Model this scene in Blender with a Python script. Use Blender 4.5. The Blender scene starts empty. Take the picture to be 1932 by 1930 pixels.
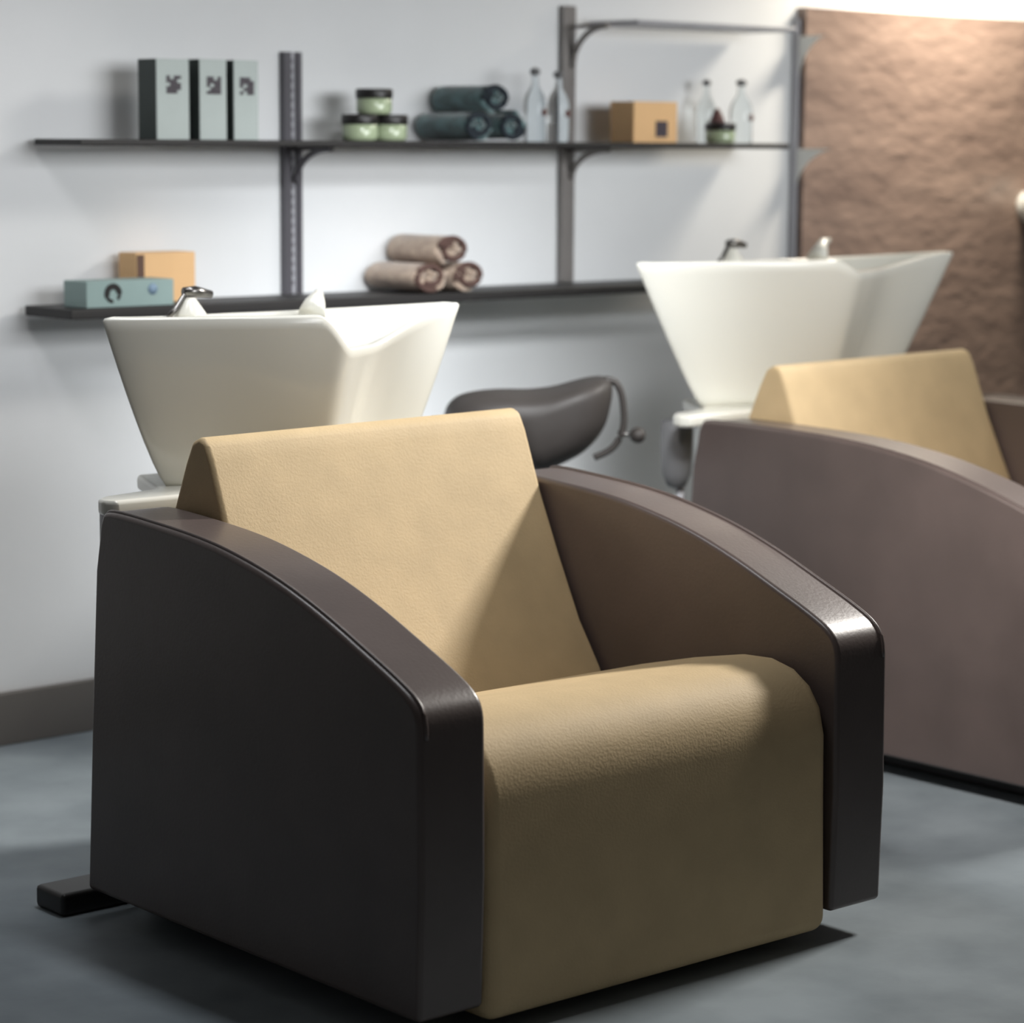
import bpy, bmesh, math, random
from mathutils import Vector, Matrix
random.seed(4)
SC = bpy.context.scene
COL = SC.collection
R = math.radians

# ------------------------------------------------------------------ camera, world, lights, exposure
cd = bpy.data.cameras.new('camera'); cam = bpy.data.objects.new('camera', cd); COL.objects.link(cam)
cd.sensor_fit = 'HORIZONTAL'; cd.sensor_width = 36.0; cd.lens = 36.0 * 4934.98 / 1932.0
cd.clip_start = 0.05; cd.clip_end = 60
yaw, pitch, roll = R(-42.493), R(-8.045), R(0.378)
F = Vector((-math.sin(yaw)*math.cos(pitch), math.cos(yaw)*math.cos(pitch), math.sin(pitch)))
R0 = Vector((math.cos(yaw), math.sin(yaw), 0)); U0 = R0.cross(F)
RR = R0*math.cos(roll) + U0*math.sin(roll); UU = -R0*math.sin(roll) + U0*math.cos(roll)
m = Matrix((RR, UU, -F)).transposed().to_4x4(); m.translation = Vector((0, 0, 1.302))
cam.matrix_world = m
cd.dof.use_dof = True; cd.dof.focus_distance = 4.2; cd.dof.aperture_fstop = 3.2
SC.camera = cam

w = bpy.data.worlds.new('world'); SC.world = w; w.use_nodes = True
w.node_tree.nodes['Background'].inputs[0].default_value = (1.0, 0.93, 0.88, 1)
w.node_tree.nodes['Background'].inputs[1].default_value = 0.055

def area(name, loc, target, sx, sy, power, col, spread=180):
    l = bpy.data.lights.new(name, 'AREA'); l.shape = 'RECTANGLE'; l.size = sx; l.size_y = sy
    l.energy = power; l.color = col; l.spread = R(spread)
    o = bpy.data.objects.new(name, l); COL.objects.link(o); o.location = loc
    o.rotation_euler = (Vector(target) - Vector(loc)).to_track_quat('-Z', 'Y').to_euler()
    return o
area('ceiling_light_key', (5.9, 2.85, 2.6), (2.65, 3.3, 0.6), 0.5, 0.5, 22, (1.0, 0.96, 0.9), 62)
area('fill_light_left', (2.55, 2.9, 1.95), (4.3, 3.1, 0.55), 0.25, 0.25, 7, (1.0, 0.94, 0.89), 55)  # added fill, narrowed and aimed to brighten the farther chair's side panel
area('arm_highlight_strip', (2.66, 3.45, 2.1), (2.66, 3.45, 0), 0.14, 1.2, 4, (0.95, 0.97, 1.0), 95)  # added strip that puts a highlight along the near chair's arm
area('wall_spotlights', (4.4, 2.0, 1.85), (4.15, 4.84, 1.05), 3.0, 0.3, 5.5, (0.97, 0.99, 1.0), 64)
area('wall_fill_front', (4.3, 2.0, 1.52), (4.1, 4.84, 1.38), 3.2, 0.3, 3.6, (0.97, 0.99, 1.0), 40)  # added frontal fill near shelf height, softens the shadows under the boards
area('wall_fill_low', (2.95, 2.7, 2.1), (4.12, 4.84, 0.35), 0.5, 0.3, 5, (0.97, 0.99, 1.0), 38)  # added fill for the dark stretch of wall between the two basins
area('wall_fill_left', (2.1, 3.75, 2.3), (2.75, 4.84, 0.6), 0.4, 0.3, 1.6, (1.0, 0.98, 0.98), 70)  # added fill that lifts the lower left wall, no fitting there
area('downlight_brown_wall', (6.1, 4.5, 2.2), (6.05, 4.8, 1.4), 0.5, 0.12, 24, (1.0, 0.9, 0.74), 140)
SC.view_settings.view_transform = 'Standard'; SC.view_settings.look = 'None'
SC.view_settings.gamma = 1; SC.view_settings.exposure = 0.0; SC.view_settings.use_curve_mapping = False

# ------------------------------------------------------------------ materials
def srgb(c):
    return tuple(((v/255)/12.92 if v/255 <= 0.04045 else ((v/255+0.055)/1.055)**2.4) for v in c) + (1,)
def mat(name, col, rough=0.5, var=0.0, scale=8, bump=0.0, bscale=60, metal=0.0, coat=0.0, spec=0.5, col2=None, trans=0.0, sheen=0.0, stretch=None, detail=6):
    mt = bpy.data.materials.new(name); mt.use_nodes = True
    nt = mt.node_tree; b = nt.nodes['Principled BSDF']
    c = srgb(col)
    b.inputs['Roughness'].default_value = rough; b.inputs['Metallic'].default_value = metal
    b.inputs['Coat Weight'].default_value = coat; b.inputs['Coat Roughness'].default_value = 0.22; b.inputs['Specular IOR Level'].default_value = spec
    b.inputs['Transmission Weight'].default_value = trans; b.inputs['Sheen Weight'].default_value = sheen
    tc = nt.nodes.new('ShaderNodeTexCoord'); mp = nt.nodes.new('ShaderNodeMapping')
    nt.links.new(tc.outputs['Object'], mp.inputs['Vector'])
    if stretch: mp.inputs['Scale'].default_value = stretch
    if var or col2:
        n = nt.nodes.new('ShaderNodeTexNoise'); n.inputs['Scale'].default_value = scale; n.inputs['Detail'].default_value = detail
        nt.links.new(mp.outputs[0], n.inputs['Vector'])
        r = nt.nodes.new('ShaderNodeValToRGB'); r.color_ramp.elements[0].position = 0.32; r.color_ramp.elements[1].position = 0.68
        a = srgb(col2) if col2 else tuple(x*(1-var) for x in c[:3]) + (1,)
        r.color_ramp.elements[0].color = a
        r.color_ramp.elements[1].color = c if col2 else tuple(min(1, x*(1+var)) for x in c[:3]) + (1,)
        nt.links.new(n.outputs['Fac'], r.inputs[0]); nt.links.new(r.outputs[0], b.inputs['Base Color'])
    else:
        b.inputs['Base Color'].default_value = c
    if bump:
        n2 = nt.nodes.new('ShaderNodeTexNoise'); n2.inputs['Scale'].default_value = bscale; n2.inputs['Detail'].default_value = 5
        nt.links.new(mp.outputs[0], n2.inputs['Vector'])
        bp = nt.nodes.new('ShaderNodeBump'); bp.inputs['Strength'].default_value = bump; bp.inputs['Distance'].default_value = 0.01
        nt.links.new(n2.outputs['Fac'], bp.inputs['Height']); nt.links.new(bp.outputs[0], b.inputs['Normal'])
    return mt
M = dict(
    wall=mat('white_plaster', (226, 228, 230), 0.7, 0.03, 2.5, 0.05, 90),
    brown=mat('rough_brown_plaster', (154, 133, 122), 0.36, 0, 5, 0.8, 14, spec=0.7, col2=(132, 113, 104), stretch=(0.8, 1, 1.6), detail=9),
    floor=mat('grey_screed', (150, 160, 166), 0.6, 0, 4, 0.05, 30, col2=(122, 132, 138), spec=0.25),
    skirting=mat('grey_skirting', (104, 100, 96), 0.5, 0.05, 6),
    leather=mat('dark_brown_leather', (85, 74, 71), 0.40, 0.12, 6, 0.05, 160, spec=0.6, coat=0.25),
    cream=mat('cream_upholstery', (206, 182, 142), 0.62, 0.05, 14, 0.12, 220, spec=0.3),
    ceramic=mat('white_ceramic', (230, 229, 220), 0.22, 0.01, 3, coat=0.3),
    chrome=mat('dark_chrome', (120, 118, 116), 0.25, 0.02, 5, metal=0.9),
    black=mat('black_lacquer', (30, 28, 28), 0.4, 0.05, 9),
    shelf=mat('black_shelf_board', (30, 28, 28), 0.55, 0.1, 6),
    steel=mat('grey_steel', (128, 124, 122), 0.45, 0.06, 12, metal=0.2),
    steeld=mat('dark_steel', (84, 82, 88), 0.45, 0.06, 12, metal=0.2),
    steell=mat('light_steel', (172, 172, 178), 0.4, 0.04, 12, metal=0.1),
    white=mat('white_lacquer', (224, 226, 224), 0.4, 0.02, 8),
    shell=mat('charcoal_plastic', (56, 52, 50), 0.55, 0.1, 5, spec=0.4),
    grey=mat('grey_plastic', (112, 112, 114), 0.5, 0.12, 8),
    spine=mat('pale_grey_card', (176, 186, 184), 0.6, 0.04, 12),
    bdark=mat('dark_green_board', (58, 68, 66), 0.6, 0.1, 10),
    ink=mat('dark_ink', (66, 58, 66), 0.7, 0.1, 30),
    cardtan=mat('tan_card', (226, 184, 134), 0.65, 0.04, 12),
    cardtand=mat('brown_card', (92, 66, 54), 0.65, 0.08, 12),
    teal=mat('grey_teal_card', (140, 162, 160), 0.6, 0.05, 10),
    blue=mat('blue_ink', (124, 148, 170), 0.6, 0.05, 10),
    jar=mat('pale_green_cream_jar', (172, 186, 154), 0.2, 0.05, 8, coat=0.4),
    towel_t=mat('dark_teal_towel', (98, 130, 132), 0.9, 0, 40, 0.6, 90, col2=(52, 68, 72), sheen=0.5),
    towel_b=mat('beige_towel', (186, 166, 148), 0.9, 0, 40, 0.6, 90, col2=(150, 130, 116), sheen=0.3),
    towel_tm=mat('teal_towel_hem', (38, 46, 54), 0.9, 0.1, 40, 0.4, 90),
    towel_bm=mat('brown_towel_hem', (84, 62, 56), 0.9, 0.1, 40, 0.4, 90),
    red=mat('red_brown_seal', (96, 62, 60), 0.5, 0.05, 10),
)
def glassmat():
    mt = mat('clear_glass', (232, 238, 240), 0.05, trans=1.0)
    mt.node_tree.nodes['Principled BSDF'].inputs['IOR'].default_value = 1.2
    return mt
M['glass'] = glassmat()

# ------------------------------------------------------------------ helpers
def add(name, verts, faces, material, parent=None, smooth=True, bevel=0.0, seg=3, sub=0):
    me = bpy.data.meshes.new(name); me.from_pydata([tuple(v) for v in verts], [], faces)
    bm = bmesh.new(); bm.from_mesh(me); bmesh.ops.recalc_face_normals(bm, faces=bm.faces); bm.to_mesh(me); bm.free()
    me.materials.append(material)
    for p in me.polygons: p.use_smooth = smooth
    o = bpy.data.objects.new(name, me); COL.objects.link(o)
    if parent: o.parent = parent
    if bevel:
        b = o.modifiers.new('bevel', 'BEVEL'); b.width = bevel; b.segments = seg; b.limit_method = 'ANGLE'; b.angle_limit = R(32)
        n = o.modifiers.new('wn', 'WEIGHTED_NORMAL'); n.keep_sharp = True
    if sub:
        s = o.modifiers.new('sub', 'SUBSURF'); s.levels = sub; s.render_levels = sub
    return o
class MB:
    def __init__(s): s.v = []; s.f = []
    def quadbox(s, x0, x1, y0, y1, z0, z1):
        n = len(s.v)
        s.v += [(x, y, z) for z in (z0, z1) for y in (y0, y1) for x in (x0, x1)]
        s.f += [tuple(n+i for i in q) for q in ((0, 2, 3, 1), (4, 5, 7, 6), (0, 1, 5, 4), (2, 6, 7, 3), (0, 4, 6, 2), (1, 3, 7, 5))]
    def prism(s, prof, a0, a1, axis='x'):
        n = len(s.v); k = len(prof)
        for a in (a0, a1):
            for p, q in prof:
                s.v.append({'x': (a, p, q), 'y': (p, a, q), 'z': (p, q, a)}[axis])
        s.f += [tuple(range(n, n+k)), tuple(range(n+2*k-1, n+k-1, -1))]
        s.f += [(n+i, n+(i+1) % k, n+k+(i+1) % k, n+k+i) for i in range(k)]
    def lathe(s, prof, cx=0, cy=0, n=28, axis='z', off=(0, 0, 0)):
        b = len(s.v)
        for r, h in prof:
            for i in range(n):
                a = 2*math.pi*i/n; p = (r*math.cos(a), r*math.sin(a))
                c = {'z': (p[0]+cx, p[1]+cy, h), 'y': (p[0]+cx, h, p[1]+cy), 'x': (h, p[0]+cx, p[1]+cy)}[axis]
                s.v.append((c[0]+off[0], c[1]+off[1], c[2]+off[2]))
        for j in range(len(prof)-1):
            for i in range(n):
                s.f.append((b+j*n+i, b+j*n+(i+1) % n, b+(j+1)*n+(i+1) % n, b+(j+1)*n+i))
        s.f.append(tuple(b+i for i in range(n))[::-1]); s.f.append(tuple(b+(len(prof)-1)*n+i for i in range(n)))
    def tube(s, pts, r, n=10):
        b = len(s.v); pts = [Vector(p) for p in pts]
        rr = r if isinstance(r, (list, tuple)) else [r]*len(pts)
        for i, p in enumerate(pts):
            t = (pts[min(i+1, len(pts)-1)] - pts[max(i-1, 0)]).normalized()
            up = Vector((0, 0, 1)) if abs(t.z) < 0.9 else Vector((1, 0, 0))
            a = t.cross(up).normalized(); c = t.cross(a)
            for k in range(n):
                g = 2*math.pi*k/n; s.v.append(tuple(p + a*math.cos(g)*rr[i] + c*math.sin(g)*rr[i]))
        for i in range(len(pts)-1):
            for k in range(n):
                s.f.append((b+i*n+k, b+i*n+(k+1) % n, b+(i+1)*n+(k+1) % n, b+(i+1)*n+k))
        s.f.append(tuple(b+k for k in range(n))); s.f.append(tuple(b+(len(pts)-1)*n+k for k in range(n))[::-1])
    def build(s, name, m_, parent=None, **k): return add(name, s.v, s.f, m_, parent, **k)
def smooth_curve(pts, per=6, closed=False):
    out = []; n = len(pts)
    rng = range(n) if closed else range(n-1)
    for i in rng:
        g = lambda j: Vector(pts[j % n]) if closed else Vector(pts[max(0, min(n-1, j))])
        p0, p1, p2, p3 = g(i-1), g(i), g(i+1), g(i+2)
        for k in range(per):
            t = k/per
            out.append(0.5*((2*p1) + (p2-p0)*t + (2*p0-5*p1+4*p2-p3)*t*t + (3*p1-p0-3*p2+p3)*t**3))
    if not closed: out.append(Vector(pts[-1]))
    return out
def thing(name, loc, rz, label, cat, group=None):
    o = bpy.data.objects.new(name, None); COL.objects.link(o); o.empty_display_size = 0.1
    o.location = loc; o.rotation_euler = (0, 0, rz); tag(o, label, cat, group); return o
def tag(o, label, cat, group=None):
    o['label'] = label; o['category'] = cat
    if group: o['group'] = group
    return o
def struct(o, label=None):
    o['kind'] = 'structure'
    if label: o['label'] = label
    return o
def box(name, x0, x1, y0, y1, z0, z1, m_, parent=None, bevel=0.0, seg=3):
    b = MB(); b.quadbox(x0, x1, y0, y1, z0, z1); return b.build(name, m_, parent, bevel=bevel, seg=seg, smooth=bevel > 0)

YW = 4.837
# ------------------------------------------------------------------ room
struct(box('floor', -3, 10, -2, YW+0.2, -0.1, 0, M['floor']), 'grey screed floor')
struct(box('wall_back', -3, 10, YW, YW+0.2, 0, 3.0, M['wall']), 'white plastered back wall')
# rough brown plaster panel: displaced grid with real relief
def brown_wall():
    x0, x1, z0, z1 = 5.475, 9.0, 0.0, 1.67
    b = MB(); b.quadbox(x0, x1, YW-0.035, YW+0.01, z0, z1)
    return b.build('wall_feature_panel', M['brown'], smooth=False)
struct(brown_wall(), 'rough brown plaster wall to the right of the shelves')
struct(box('baseboard_back', -3, 5.47, YW-0.018, YW, 0, 0.116, M['skirting'], bevel=0.004), 'grey skirting along the foot of the white wall')

# ------------------------------------------------------------------ wall shelving
SH = 0.20
def shelf(name, x0, x1, z0, z1, mt, label):
    o = box(name, x0, x1, YW-SH, YW-0.0205, z0, z1, mt, bevel=0.003, seg=2)
    return tag(o, label, 'shelf', None)
shelf('wall_shelf', 3.03, 5.23, 1.288, 1.302, M['shelf'], 'thin black shelf board carrying binders, dark towels and jars')
shelf('wall_shelf', 3.00, 5.46, 0.928, 0.950, M['shelf'], 'black lower shelf board with beige towels and boxes, behind the basins')
shelf('wall_shelf', 4.66, 5.25, 1.592, 1.603, M['steell'], 'short grey topmost shelf board at the upper edge, above the tan box')

def upright(xc, zb, zt, wd, label, style):
    t = thing('shelf_upright', (xc, YW, 0), 0, label, 'shelf upright', 'uprights of the wall shelving')
    y0, y1 = -0.020, 0.0
    if style == 'slotted':
        b = MB(); b.quadbox(-wd/2, -wd*0.12, y0, y1, zb, zt); b.quadbox(wd*0.22, wd/2, y0, y1, zb, zt)
        b.build('rail', M['steeld'], t, smooth=False)
        b = MB(); b.quadbox(-wd*0.12, wd*0.22, y0+0.008, y1, zb, zt); b.build('web', M['steell'], t, smooth=False)
        b = MB(); z = zb+0.02
        while z < zt-0.02:
            b.quadbox(wd*0.02, wd*0.08, y0+0.0065, y0+0.008, z, z+0.010); z += 0.022
        b.build('slots', M['steeld'], t, smooth=False)
    else:
        mt = M['steel'] if style == 'plain' else M['steell']
        b = MB(); b.quadbox(-wd/2, wd/2, y0, y1, zb, zt); b.build('rail', mt, t, bevel=0.002, seg=1)
    return t
upright(3.725, 0.950, 1.502, 0.050, 'grey twin-slot upright between the binders and the jars', 'slotted')
upright(4.600, 0.950, 1.640, 0.044, 'grey upright between the dark towels and the tan box', 'plain')
upright(5.463, 0.950, 1.640, 0.016, 'thin pale upright where white wall meets brown wall', 'pale')

def bracket(xc, ztop, d, h, mt, label, filled=False):
    y1 = YW-0.0205
    b = MB(); th = 0.007 if not filled else 0.003
    n = 14
    arc = [(y1 - d*(1-math.cos(a)) , ztop - h*(1-math.sin(a))) for a in [math.pi/2*i/n for i in range(n+1)]]  # wall-low -> front-top, concave
    if filled:
        arc = [(0.72*p+0.28*(y1-d*i/n), 0.72*q+0.28*(ztop-h+h*i/n)) for i, (p, q) in enumerate(arc)]
        prof = [(y1, ztop)] + arc
        b.prism(prof, xc-th/2, xc+th/2, 'x')
    else:
        b.tube([Vector((xc, p-0.004, q-0.004)) for p, q in arc], 0.0075, 8)
        b.quadbox(xc-0.008, xc+0.008, y1-d-0.006, y1, ztop-0.008, ztop)
    o = b.build('shelf_bracket', mt, smooth=not filled)
    return tag(o, label, 'shelf bracket', 'curved brackets under the shelves')

bracket(3.728, 1.288, 0.128, 0.078, M['steeld'], 'dark curved bracket under the shelf, right of the binders')
bracket(4.606, 1.288, 0.130, 0.074, M['steel'], 'grey curved bracket under the shelf, left of the tan box')
bracket(4.606, 1.592, 0.120, 0.100, M['steel'], 'grey curved bracket under the topmost shelf, above the two clear bottles')
bracket(5.462, 1.288, 0.125, 0.100, M['white'], 'white gusset bracket against the brown wall, the lower one', True)
bracket(5.462, 1.592, 0.095, 0.110, M['white'], 'white gusset bracket against the brown wall, the upper one', True)

# ------------------------------------------------------------------ shampoo chairs
def L(f): return [(-p, z) for p, z in f]
def chair(x, y, phi, label, arm, zlift=0.0):
    t = thing('shampoo_chair', (x, y, 0), R(phi), label, 'salon chair')
    W = 0.99; T = 0.123
    D = arm[-1][0]
    top = smooth_curve([Vector((p, z, 0)) for p, z in arm], 5)
    top = [(v.x, v.y) for v in top]
    prof = [(-0.052, 0.05), (-0.032, 0.34), (-0.012, 0.60)] + top + [(D+0.003, 0.25), (D-0.002, 0.05)]
    for side in (0, 1):
        x0 = 0 if side == 0 else W-T
        b = MB(); b.prism(L(prof), x0, x0+T, 'x')
        p = b.build('side_panel', M['leather'], t, bevel=0.017, seg=5)
        xs = x0+0.012 if side == 0 else x0+T-0.012
        b = MB(); b.tube([Vector((xs, -q, z+0.0005)) for q, z in top[2:-2]], 0.0034, 8)
        b.build('piping', M['leather'], p)
    # backrest: wedge shaped cushion, slightly twisted
    bp = [(-0.012, 0.30), (-0.018, 0.45), (-0.018, 0.60), (-0.006, 0.69), (0.032, 0.775), (0.052, 0.812), (0.074, 0.822), (0.092, 0.814), (0.108, 0.785),
          (0.152, 0.675), (0.205, 0.565), (0.262, 0.455), (0.318, 0.375), (0.34, 0.32)]
    b = MB(); b.prism(L(bp), T+0.006, W-T-0.006, 'x')
    b.v = [(vx, vy + 0.03*(vx-0.5)/0.37, vz) for vx, vy, vz in b.v]
    b.build('backrest', M['cream'], t, bevel=0.022, seg=5)
    k = D-0.843
    sp = [(0.30, 0.02), (0.29, 0.36), (0.42, 0.405), (0.55, 0.437), (0.66+k, 0.459), (0.72+k, 0.462), (0.765+k, 0.452), (0.80+k, 0.430), (0.825+k, 0.395), (0.836+k, 0.35), (0.838+k, 0.25), (0.845+k, 0.02)]
    b = MB(); b.prism(L(sp), T+0.004, W-T-0.004, 'x')
    b.build('seat', M['cream'], t, bevel=0.028, seg=6)
    b = MB(); b.quadbox(0.10, 0.89, 0.05-(0.70+k), 0.03, 0.0, 0.048)
    b.build('base_plate', M['black'], t, bevel=0.006, seg=2)
    b = MB(); b.quadbox(-0.035, 0.22, 0.075, 0.165, 0.0, 0.040)
    b.build('rear_foot', M['black'], t, bevel=0.008, seg=2)
    return t
ARM1 = [(0.0, 0.655), (0.008, 0.686), (0.035, 0.700), (0.18, 0.694), (0.30, 0.684), (0.40, 0.668), (0.50, 0.645), (0.60, 0.613), (0.70, 0.574), (0.78, 0.541), (0.822, 0.518), (0.840, 0.492), (0.843, 0.45)]
ARM2 = [(0.0, 0.655), (0.008, 0.686), (0.035, 0.700), (0.20, 0.700), (0.38, 0.695), (0.52, 0.684), (0.65, 0.664), (0.78, 0.632), (0.90, 0.594), (1.00, 0.556), (1.06, 0.528), (1.085, 0.50), (1.09, 0.455)]
CH1 = chair(2.363, 3.583, -1.742, 'dark brown leather salon armchair with cream seat and backrest, large in the foreground', ARM1)
CH2 = chair(4.150, 3.932, -0.918, 'brown leather salon armchair with cream backrest, farther back and cut off at right', ARM2)

# ------------------------------------------------------------------ basins
def basin(x, y, phi, label, cx, sx, zr, zd, s0, s1, e, dip, faucets, px0, pin=0.020):
    t = thing('shampoo_basin', (x, y, 0), R(phi), label, 'salon basin')
    plan = [(-.375, -.158), (-.22, -.098), (-.08, -.036), (.01, -.020), (.09, -.058), (.18, -.105), (.29, -.130), (.385, -.155), (.395, -.19), (.33, -.29), (.20, -.37), (0, -.40), (-.16, -.36), (-.28, -.28), (-.365, -.19)]
    c = [Vector((p*sx, q, 0)) for p, q in plan]
    ring = smooth_curve(c, 8, closed=True)
    cy = -0.20
    N = len(ring)
    def rimz(v):
        xx = v.x/sx
        z = zr
        if v.y > -0.19:                                        # front side: neck rest dips down
            a = lambda q, lo, hi: max(0, min(1, (q-lo)/(hi-lo)))
            s = lambda q: q*q*(3-2*q)
            z -= dip * s(a(xx, -0.035, 0.045)) * (1 - s(a(xx, 0.13, 0.385)))
        else:
            z -= 0.018 * max(0, min(1, (-v.y-0.19)/0.2))
        return z
    V = []; Fc = []
    rz = [rimz(v) for v in ring]
    def addring(scale, zf, pinch=0.0, inset=0.0):
        b0 = len(V)
        for i, v in enumerate(ring):
            r = Vector((v.x, v.y-cy, 0)); 
            n = r.normalized()
            r2 = r*scale - n*inset
            if pinch:                                            # hollow on the front right flank
                g = math.exp(-((v.x/sx-0.21)/0.10)**2) * max(0, min(1, (v.y+0.20)/0.05))
                r2.y -= pinch*g
            V.append((cx + r2.x, -(cy + r2.y), zf(rz[i])))
        if b0:
            for i in range(N):
                Fc.append((b0-N+i, b0-N+(i+1) % N, b0+(i+1) % N, b0+i))
    lev = [0, .06, .15, .28, .42, .56, .70, .82, .92, 0.985]
    for tt in lev:
        addring(s0 + s1*tt**e, lambda z, tt=tt: zd + (z-zd)*tt, pinch=pin*math.sin(math.pi*min(1, tt))**1.0)
    addring(1.0, lambda z: z, inset=0.006)
    addring(1.0, lambda z: z+0.001, inset=0.016)
    addring(1.0, lambda z: z-0.006, inset=0.024)
    addring(0.90, lambda z: z-0.05 if z > zr-0.02 else z-0.03, inset=0.018)
    zb = zd+0.11
    addring(0.76, lambda z: zb + (z-zb)*0.45)
    addring(0.58, lambda z: zb + (z-zb)*0.12)
    addring(0.30, lambda z: zb)
    addring(0.06, lambda z: zb-0.006)
    Fc.append(tuple(range(len(V)-N, len(V)))); Fc.append(tuple(range(N))[::-1])
    bowl = add('bowl', V, Fc, M['ceramic'], t)
    # flat ceramic deck under the bowl
    x0, x1 = px0
    d = MB(); d.prism([(x0+.012, .068), (x1-.03, .065), (x1, .09), (x1-.02, .14), (cx+.21, .345), (cx-.21, .345), (x0+.155, .165), (x0+.03, .135), (x0+.005, .115), (x0, .09)], zd-0.028, zd, 'z')
    d.build('deck', M['ceramic'], t, bevel=0.008, seg=3)
    p = MB(); p.prism([(cx-.20, .08), (cx+.20, .08), (cx+.23, .12), (cx+.23, .28), (cx+.17, .34), (cx-.17, .34), (cx-.23, .28), (cx-.23, .12)], 0, zd-0.028, 'z')
    p.build('pedestal', M['white'], t, bevel=0.012, seg=3)
    # drain trap hanging below the deck
    q = MB(); q.lathe([(0.004, zd-.185), (0.022, zd-.178), (0.034, zd-.15), (0.037, zd-.10), (0.037, zd-.028)], x0+0.105, 0.20, 20)
    tr = q.build('drain_trap', M['grey'], t)
    q = MB(); q.lathe([(0.010, zd-.30), (0.010, zd-.18)], x0+0.118, 0.20, 12); q.build('drain_pipe', M['steell'], tr)
    for kind, fx, fy, sc in faucets:
        fy = -fy
        zz = zr-0.017
        if kind == 'tap':
            b = MB(); b.lathe([(0.034*sc, zz-.006), (0.030*sc, zz+.006), (0.016*sc, zz+.026), (0.010*sc, zz+.034)], fx, fy, 20)
            f = b.build('faucet', M['ceramic'], t)
            b = MB(); b.tube([(fx-.052*sc, fy-.01, zz+.001), (fx-.034*sc, fy-.006, zz+.014), (fx-.012*sc, fy, zz+.037), (fx+.0, fy, zz+.042)], 0.005*sc, 8)
            b.build('spout_pipe', M['chrome'], f)
            b = MB(); b.tube([(fx-.012*sc, fy, zz+.044), (fx+.012*sc, fy, zz+.044), (fx+.048*sc, fy, zz+.038)], [0.009*sc, 0.011*sc, 0.007*sc], 10)
            b.build('tap_lever', M['chrome'], f)
        else:
            b = MB(); b.tube([(fx-.030*sc, fy-.02, zz+.000), (fx-.012*sc, fy-.01, zz+.020), (fx+.006*sc, fy, zz+.040), (fx+.028*sc, fy+.004, zz+.046)] if kind == 'long' else
                             [(fx-.025*sc, fy-.02, zz-.004), (fx-.010*sc, fy-.01, zz+.016), (fx+.006*sc, fy, zz+.034)], [0.022*sc, 0.016*sc, 0.010*sc, 0.005*sc] if kind == 'long' else [0.026*sc, 0.020*sc, 0.009*sc], 12)
            b.build('shower_rest', M['ceramic'], t)
    return t
basin(2.363, 3.583, -1.742, 'white ceramic hair-washing basin with a dipped neck rest, behind the near armchair', 0.505, 1.0, 1.000, 0.702, 0.66, 0.34, 0.8, 0.062,
      [('tap', 0.42, -0.355, 1.0), ('short', 0.70, -0.345, 1.0)], (0.065, 0.93))
basin(4.150, 3.932, -0.918, 'white ceramic hair-washing basin in front of the brown wall, behind the farther armchair', 0.512, 1.40, 1.038, 0.702, 0.58, 0.42, 0.9, 0.03,
      [('tap', 0.47, -0.355, 1.0), ('long', 0.78, -0.345, 1.2)], (0.035, 0.95), 0.012)

# ------------------------------------------------------------------ saddle stool between the chairs
def stool():
    sx, sy = 3.906, 4.20
    t = thing('saddle_stool', (sx, sy, 0), yaw, 'charcoal saddle stool with a round lever knob, seen behind the near armchair', 'stool')
    P = lambda px, py: ((px-1000)/850.0, 0.79-(py-700)/890.0)
    out = [(838, 785), (837, 766), (848, 747), (868, 735), (900, 728), (940, 725), (985, 725), (1020, 722), (1050, 716), (1080, 707), (1108, 700), (1130, 698), (1147, 706), (1150, 730),
           (1146, 760), (1138, 790), (1122, 818), (1098, 844), (1068, 863), (1040, 876), (1020, 884), (1000, 880), (980, 852), (955, 822), (925, 803), (892, 797), (862, 800)]
    o2 = smooth_curve([Vector((*P(*q), 0)) for q in out], 3, closed=True)
    cxx = sum(v.x for v in o2)/len(o2); czz = sum(v.y for v in o2)/len(o2)
    V = []; Fc = []; n = len(o2); K = 14
    for j in range(K+1):
        a = math.pi*j/K; s = max(0.02, math.sin(a))**0.45; dd = -math.cos(a)*0.13
        for v in o2:
            V.append((cxx+(v.x-cxx)*s, dd, czz+(v.y-czz)*s))
        if j:
            for i in range(n): Fc.append(((j-1)*n+i, (j-1)*n+(i+1) % n, j*n+(i+1) % n, j*n+i))
    Fc.append(tuple(range(n))); Fc.append(tuple(range(K*n, K*n+n))[::-1])
    add('seat', V, Fc, M['shell'], t)
    strap = smooth_curve([Vector((P(*q)[0], -0.02, P(*q)[1])) for q in [(1132, 702), (1152, 706), (1164, 724), (1170, 755), (1171, 790), (1163, 818), (1146, 840), (1116, 856)]], 5)
    b = MB(); b.tube(strap, 0.0075, 8)
    b.build('hoop', M['shell'], t)
    b = MB(); b.tube([(P(1160, 806)[0], -0.02, P(0, 806)[1]), (P(1192, 811)[0], -0.02, P(0, 811)[1])], 0.005, 8)
    lv = b.build('lever', M['chrome'], t)
    b = MB(); kx, kz = P(1197, 811)
    b.lathe([(0.004, -0.020), (0.013, -0.015), (0.018, 0), (0.013, 0.015), (0.004, 0.020)], kx, kz, 16, axis='y', off=(0, -0.02, 0)); b.build('knob', M['shell'], lv)
    b = MB(); b.lathe([(0.028, 0.02), (0.028, 0.40), (0.018, 0.40), (0.018, 0.60)], 0.02, 0, 20); b.build('gas_column', M['steeld'], t)
    b = MB(); b.lathe([(0.17, 0.0), (0.17, 0.012), (0.05, 0.03), (0.03, 0.04)], 0.02, 0, 36); b.build('foot_disc', M['steeld'], t)
stool()

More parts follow.
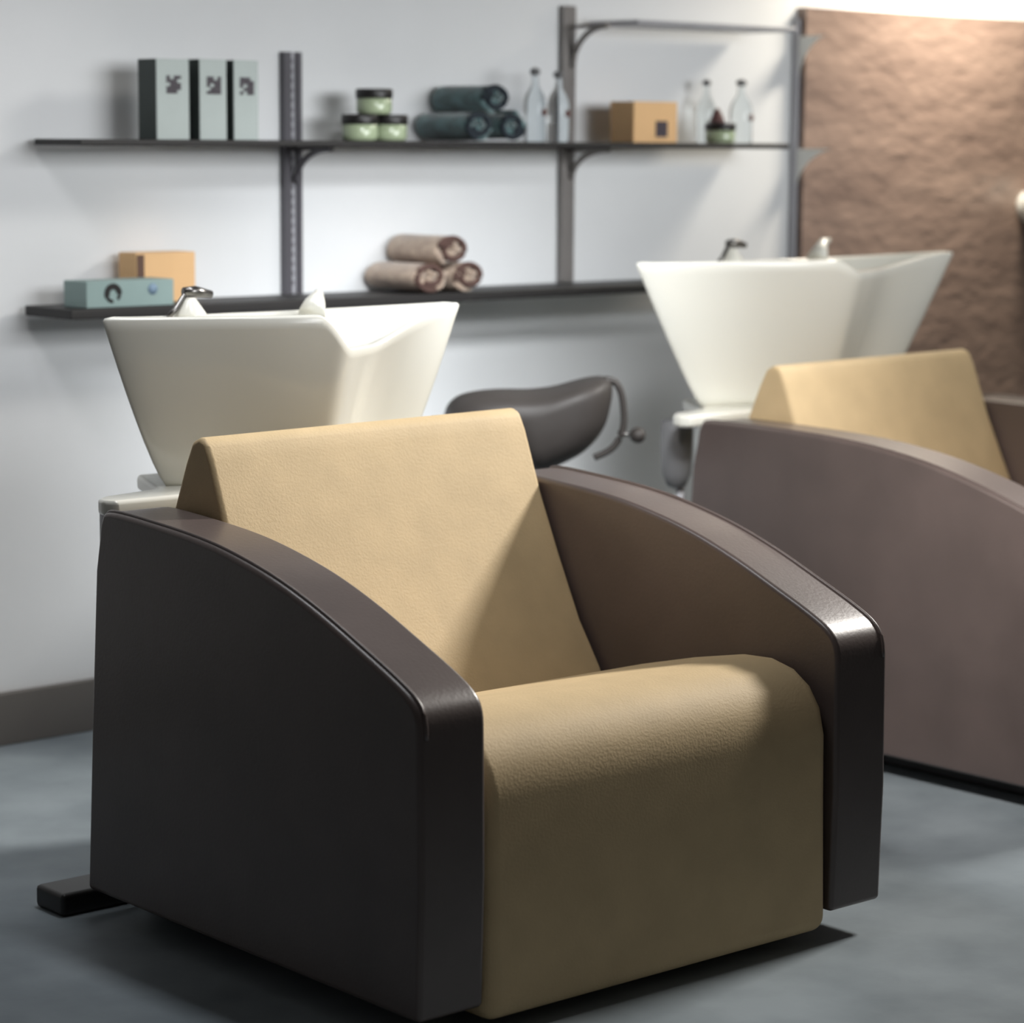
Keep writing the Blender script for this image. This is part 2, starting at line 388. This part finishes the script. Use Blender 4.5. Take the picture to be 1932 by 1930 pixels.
# ------------------------------------------------------------------ things on the upper shelf
ZU = 1.302; ZL = 0.950
def glyph(name, parent, kind, xc, yc, zc, s, m_):
    b = MB(); y0, y1 = yc-0.0012, yc
    def q(u0, u1, v0, v1): b.quadbox(xc+u0*s, xc+u1*s, y0, y1, zc+v0*s, zc+v1*s)
    G = {0: ["1011", "1110", "0111", "1111", "1110"], 1: ["1101", "1111", "1011", "0111", "1111"], 2: ["1110", "1111", "1011", "0111", "1011"]}[kind]
    for r_, row in enumerate(G):
        for c_, ch in enumerate(row):
            if ch == '1': q(-0.5+c_*0.25, -0.5+c_*0.25+0.23, 0.5-r_*0.2-0.185, 0.5-r_*0.2)
    return b.build(name, m_, parent, smooth=False)
def binder(x0, x1, zt, kind, label, dep=0.07):
    t = thing('binder', ((x0+x1)/2, 4.66, ZU), 0, label, 'binder', 'upright binders on the top left shelf')
    hw = (x1-x0)/2; h = zt-ZU
    b = MB(); b.quadbox(-hw, -hw+0.004, 0.002, dep, 0, h); b.quadbox(hw-0.004, hw, 0.002, dep, 0, h); b.build('cover', M['bdark'], t, bevel=0.001, seg=1)
    b = MB(); b.quadbox(-hw+0.004, hw-0.004, 0.006, dep-0.006, 0.004, h-0.006); b.build('paper_block', M['spine'], t, smooth=False)
    b = MB(); b.quadbox(-hw, hw, 0, 0.0035, 0, h); sp = b.build('spine', M['spine'], t, bevel=0.001, seg=1)
    glyph('spine_mark', sp, kind, 0.002, 0.0, 1.418-ZU, 0.038, M['ink'])
binder(3.238, 3.322, 1.472, 0, 'pale grey binder with a dark block mark, widest and leftmost of the three')
binder(3.350, 3.421, 1.474, 1, 'pale grey binder with a dark block mark, between the other two')
binder(3.441, 3.507, 1.474, 2, 'pale grey binder with a hooked dark mark, nearest the slotted upright')

def jar(x, y, z, label, r=0.042, h=0.060, group='cream jars with dark lids'):
    t = thing('cream_jar', (x, y, z), 0, label, 'jar', group)
    b = MB(); b.lathe([(r*.80, 0), (r*.95, .004), (r*.97, .012), (r*.97, h*.60), (r*.88, h*.66)], n=28); b.build('glass_body', M['jar'], t)
    b = MB(); b.lathe([(r, h*.62), (r*1.02, h*.66), (r*1.02, h*.95), (r*.97, h)], n=28); b.build('lid', M['black'], t)
    return t
jar(3.826, 4.70, ZU, 'pale green cream jar with black lid, lower left one under the stacked jar')
jar(3.914, 4.70, ZU, 'pale green cream jar with black lid, lower right one beside the dark towels')
jar(3.868, 4.70, ZU+0.0602, 'pale green cream jar with black lid standing on top of two others', h=0.058)
jar(5.030, 4.70, ZU, 'pale green jar with brown lid standing alone right of the tan box', r=0.040, h=0.052)
b = MB(); b.lathe([(0.020, ZU+0.0525), (0.018, ZU+0.062), (0.009, ZU+0.082), (0.003, ZU+0.09)], 5.018, 4.70, 16)
tag(b.build('stopper', M['red']), 'small brown cone-shaped stopper lying on the lid of the lone jar', 'stopper')

def towel(x, z, rx, rz, label, group, mt, mh, ln=0.18, y0=4.64, spin=0.0):
    t = thing('rolled_towel', (x, y0, z), 0, label, 'towel', group)
    turns = 2.9; n = 96; th = 0.86
    pitch_ = 1.0/(turns+0.35)
    V = []; Fc = []
    def sp(a, inner):
        r = pitch_*(0.35 + a/(2*math.pi)) - (pitch_*th if inner else 0)
        return max(r, 0.02)
    for yy, sh in ((0.0, 0.96), (0.006, 1.0), (ln-0.006, 1.0), (ln, 0.96)):
        for i in range(n+1):
            a = 2*math.pi*turns*i/n
            for inn in (False, True):
                r = sp(a, inn)
                wob = 1 + 0.03*math.sin(3*a+spin) 
                ro = r*wob if not inn else r*wob
                V.append((ro*rx*math.cos(a+spin)*(sh if not inn and i > n*0.65 else 1), yy + (0.004*math.sin(5*a+spin) if yy < 0.01 else 0), ro*rz*math.sin(a+spin)*(sh if not inn and i > n*0.65 else 1)))
    m1 = 2*(n+1)
    for k in range(3):
        for i in range(n):
            for s_ in (0, 1):
                a0 = k*m1+2*i+s_; Fc.append((a0, a0+2, a0+2+m1, a0+m1))
        for e in (0, n):
            a0 = k*m1+2*e; Fc.append((a0, a0+1, a0+1+m1, a0+m1))
    for k in (0, 3):
        for i in range(n):
            a0 = k*m1+2*i; Fc.append((a0, a0+1, a0+3, a0+2))
    add('terry_roll', V, Fc, mt, t)
    b = MB()
    pts = []
    for i in range(int(n*0.52), int(n*0.93)):
        a = 2*math.pi*turns*i/n; r = pitch_*(0.35+a/(2*math.pi)) - pitch_*0.43
        pts.append(Vector((r*rx*math.cos(a+spin), -0.003, r*rz*math.sin(a+spin))))
    b.tube(pts, 0.0072, 8); b.build('hem', mh, t)
G1 = 'dark teal rolled towels on the upper shelf'; G2 = 'beige rolled towels on the lower shelf'
towel(4.136, ZU+0.038, 0.050, 0.038, 'dark teal rolled towel, lower left of the pile on the upper shelf', G1, M['towel_t'], M['towel_tm'], spin=0.4)
towel(4.240, ZU+0.038, 0.048, 0.038, 'dark teal rolled towel, lower right of the pile on the upper shelf', G1, M['towel_t'], M['towel_tm'], spin=2.0)
towel(4.188, ZU+0.101, 0.050, 0.036, 'dark teal rolled towel lying on top of the pile on the upper shelf', G1, M['towel_t'], M['towel_tm'], spin=5.4)
towel(3.985, ZL+0.039, 0.058, 0.039, 'beige rolled towel, lower left of the pile on the lower shelf', G2, M['towel_b'], M['towel_bm'], spin=0.9)
towel(4.106, ZL+0.038, 0.054, 0.038, 'beige rolled towel, lower right of the pile on the lower shelf', G2, M['towel_b'], M['towel_bm'], spin=5.6)
towel(4.054, ZL+0.100, 0.054, 0.037, 'beige rolled towel lying on top of the pile on the lower shelf', G2, M['towel_b'], M['towel_bm'], spin=5.0)

def bottle(x, y, h, r, label):
    t = thing('glass_bottle', (x, y, ZU), 0, label, 'bottle', 'clear glass bottles on the upper shelf')
    b = MB(); b.lathe([(r*.9, 0), (r, .004), (r, h*.52), (r*.85, h*.62), (r*.35, h*.76), (r*.30, h*.88), (r*.34, h*.9)], n=24); b.build('glass_body', M['glass'], t)
    b = MB(); b.lathe([(.003, h*.89), (r*.42, h*.915), (r*.5, h*.95), (r*.36, h*.985), (.003, h)], n=16); b.build('stopper', M['grey'], t)
    b = MB(); b.lathe([(.009, -.0015), (.009, 0)], .006, h*.40, 20, axis='y', off=(0, -r, 0)); b.build('seal', M['red'], t)
bottle(4.372, 4.70, 0.178, 0.027, 'clear glass bottle with round dark seal, next to the dark teal towels')
bottle(4.450, 4.70, 0.172, 0.027, 'clear glass bottle with round dark seal, in front of the middle upright')
bottle(5.108, 4.70, 0.165, 0.030, 'clear glass bottle with round dark seal, right of the lone jar')
bottle(5.055, 4.775, 0.165, 0.024, 'faint clear glass bottle standing behind the lone jar')

def carton(name, x0, x1, y0, y1, z0, z1, mt, label, cat, group=None):
    t = thing(name, ((x0+x1)/2, y0, z0), 0, label, cat, group); hw = (x1-x0)/2
    b = MB(); b.quadbox(-hw, hw, 0, y1-y0, 0, z1-z0); b.build('carton_body', mt, t, bevel=0.002, seg=2)
    return t
t = carton('gift_box', 4.672, 4.828, 4.66, 4.745, ZU, 1.404, M['cardtan'], 'tan cardboard box with a dark square label, on the upper shelf', 'box')
b = MB(); b.quadbox(0.000, 0.042, -0.0012, 0, 0.014, 0.054); b.build('square_label', M['ink'], t, smooth=False)
t = carton('gift_box', 3.236, 3.392, 4.742, 4.81, ZL, 1.058, M['cardtan'], 'tan cardboard box with a dark strip, on the lower shelf behind the grey-teal box', 'box')
b = MB(); b.quadbox(-0.0765, -0.058, -0.0014, 0, 0.052, 0.104); b.build('dark_strip', M['cardtand'], t, smooth=False)
t = carton('gift_box', 3.046, 3.268, 4.648, 4.735, ZL, 1.006, M['teal'], 'long grey-teal box with a round dark emblem, on the lower shelf', 'box')
b = MB()
for k in range(16):
    a = 2*math.pi*k/16
    if k in (12, 13): continue
    r0, r1 = (0.009, 0.022) if k < 9 else (0.013, 0.020)
    a2 = a+2*math.pi/16
    n0 = len(b.v)
    for yy in (-0.0014, 0):
        for rr, aa in ((r0, a), (r1, a), (r1, a2), (r0, a2)): b.v.append((-0.045+rr*math.cos(aa), yy, 0.029+rr*math.sin(aa)))
    b.f += [(n0, n0+1, n0+2, n0+3), (n0+7, n0+6, n0+5, n0+4)] + [(n0+i, n0+(i+1) % 4, n0+4+(i+1) % 4, n0+4+i) for i in range(4)]
b.build('round_emblem', M['black'], t, smooth=False)
b = MB(); b.lathe([(.012, -.0012), (.012, 0)], .056, .036, 20, axis='y'); b.build('blue_spot', M['blue'], t)

# ------------------------------------------------------------------ small white fixture at the right edge
t = thing('wall_lamp', (6.487, YW-0.035, 1.12), 0, 'white rounded fixture on the brown wall, just entering at the right edge', 'wall lamp')
b = MB(); b.lathe([(0.045, 0), (0.045, -0.015)], 0, 0, 28, axis='y'); b.build('mounting_plate', M['white'], t)
b = MB(); b.lathe([(0.02, -0.015), (0.06, -0.03), (0.085, -0.07), (0.07, -0.11), (0.03, -0.13)], 0, 0, 28, axis='y'); b.build('lamp_shade', M['white'], t)
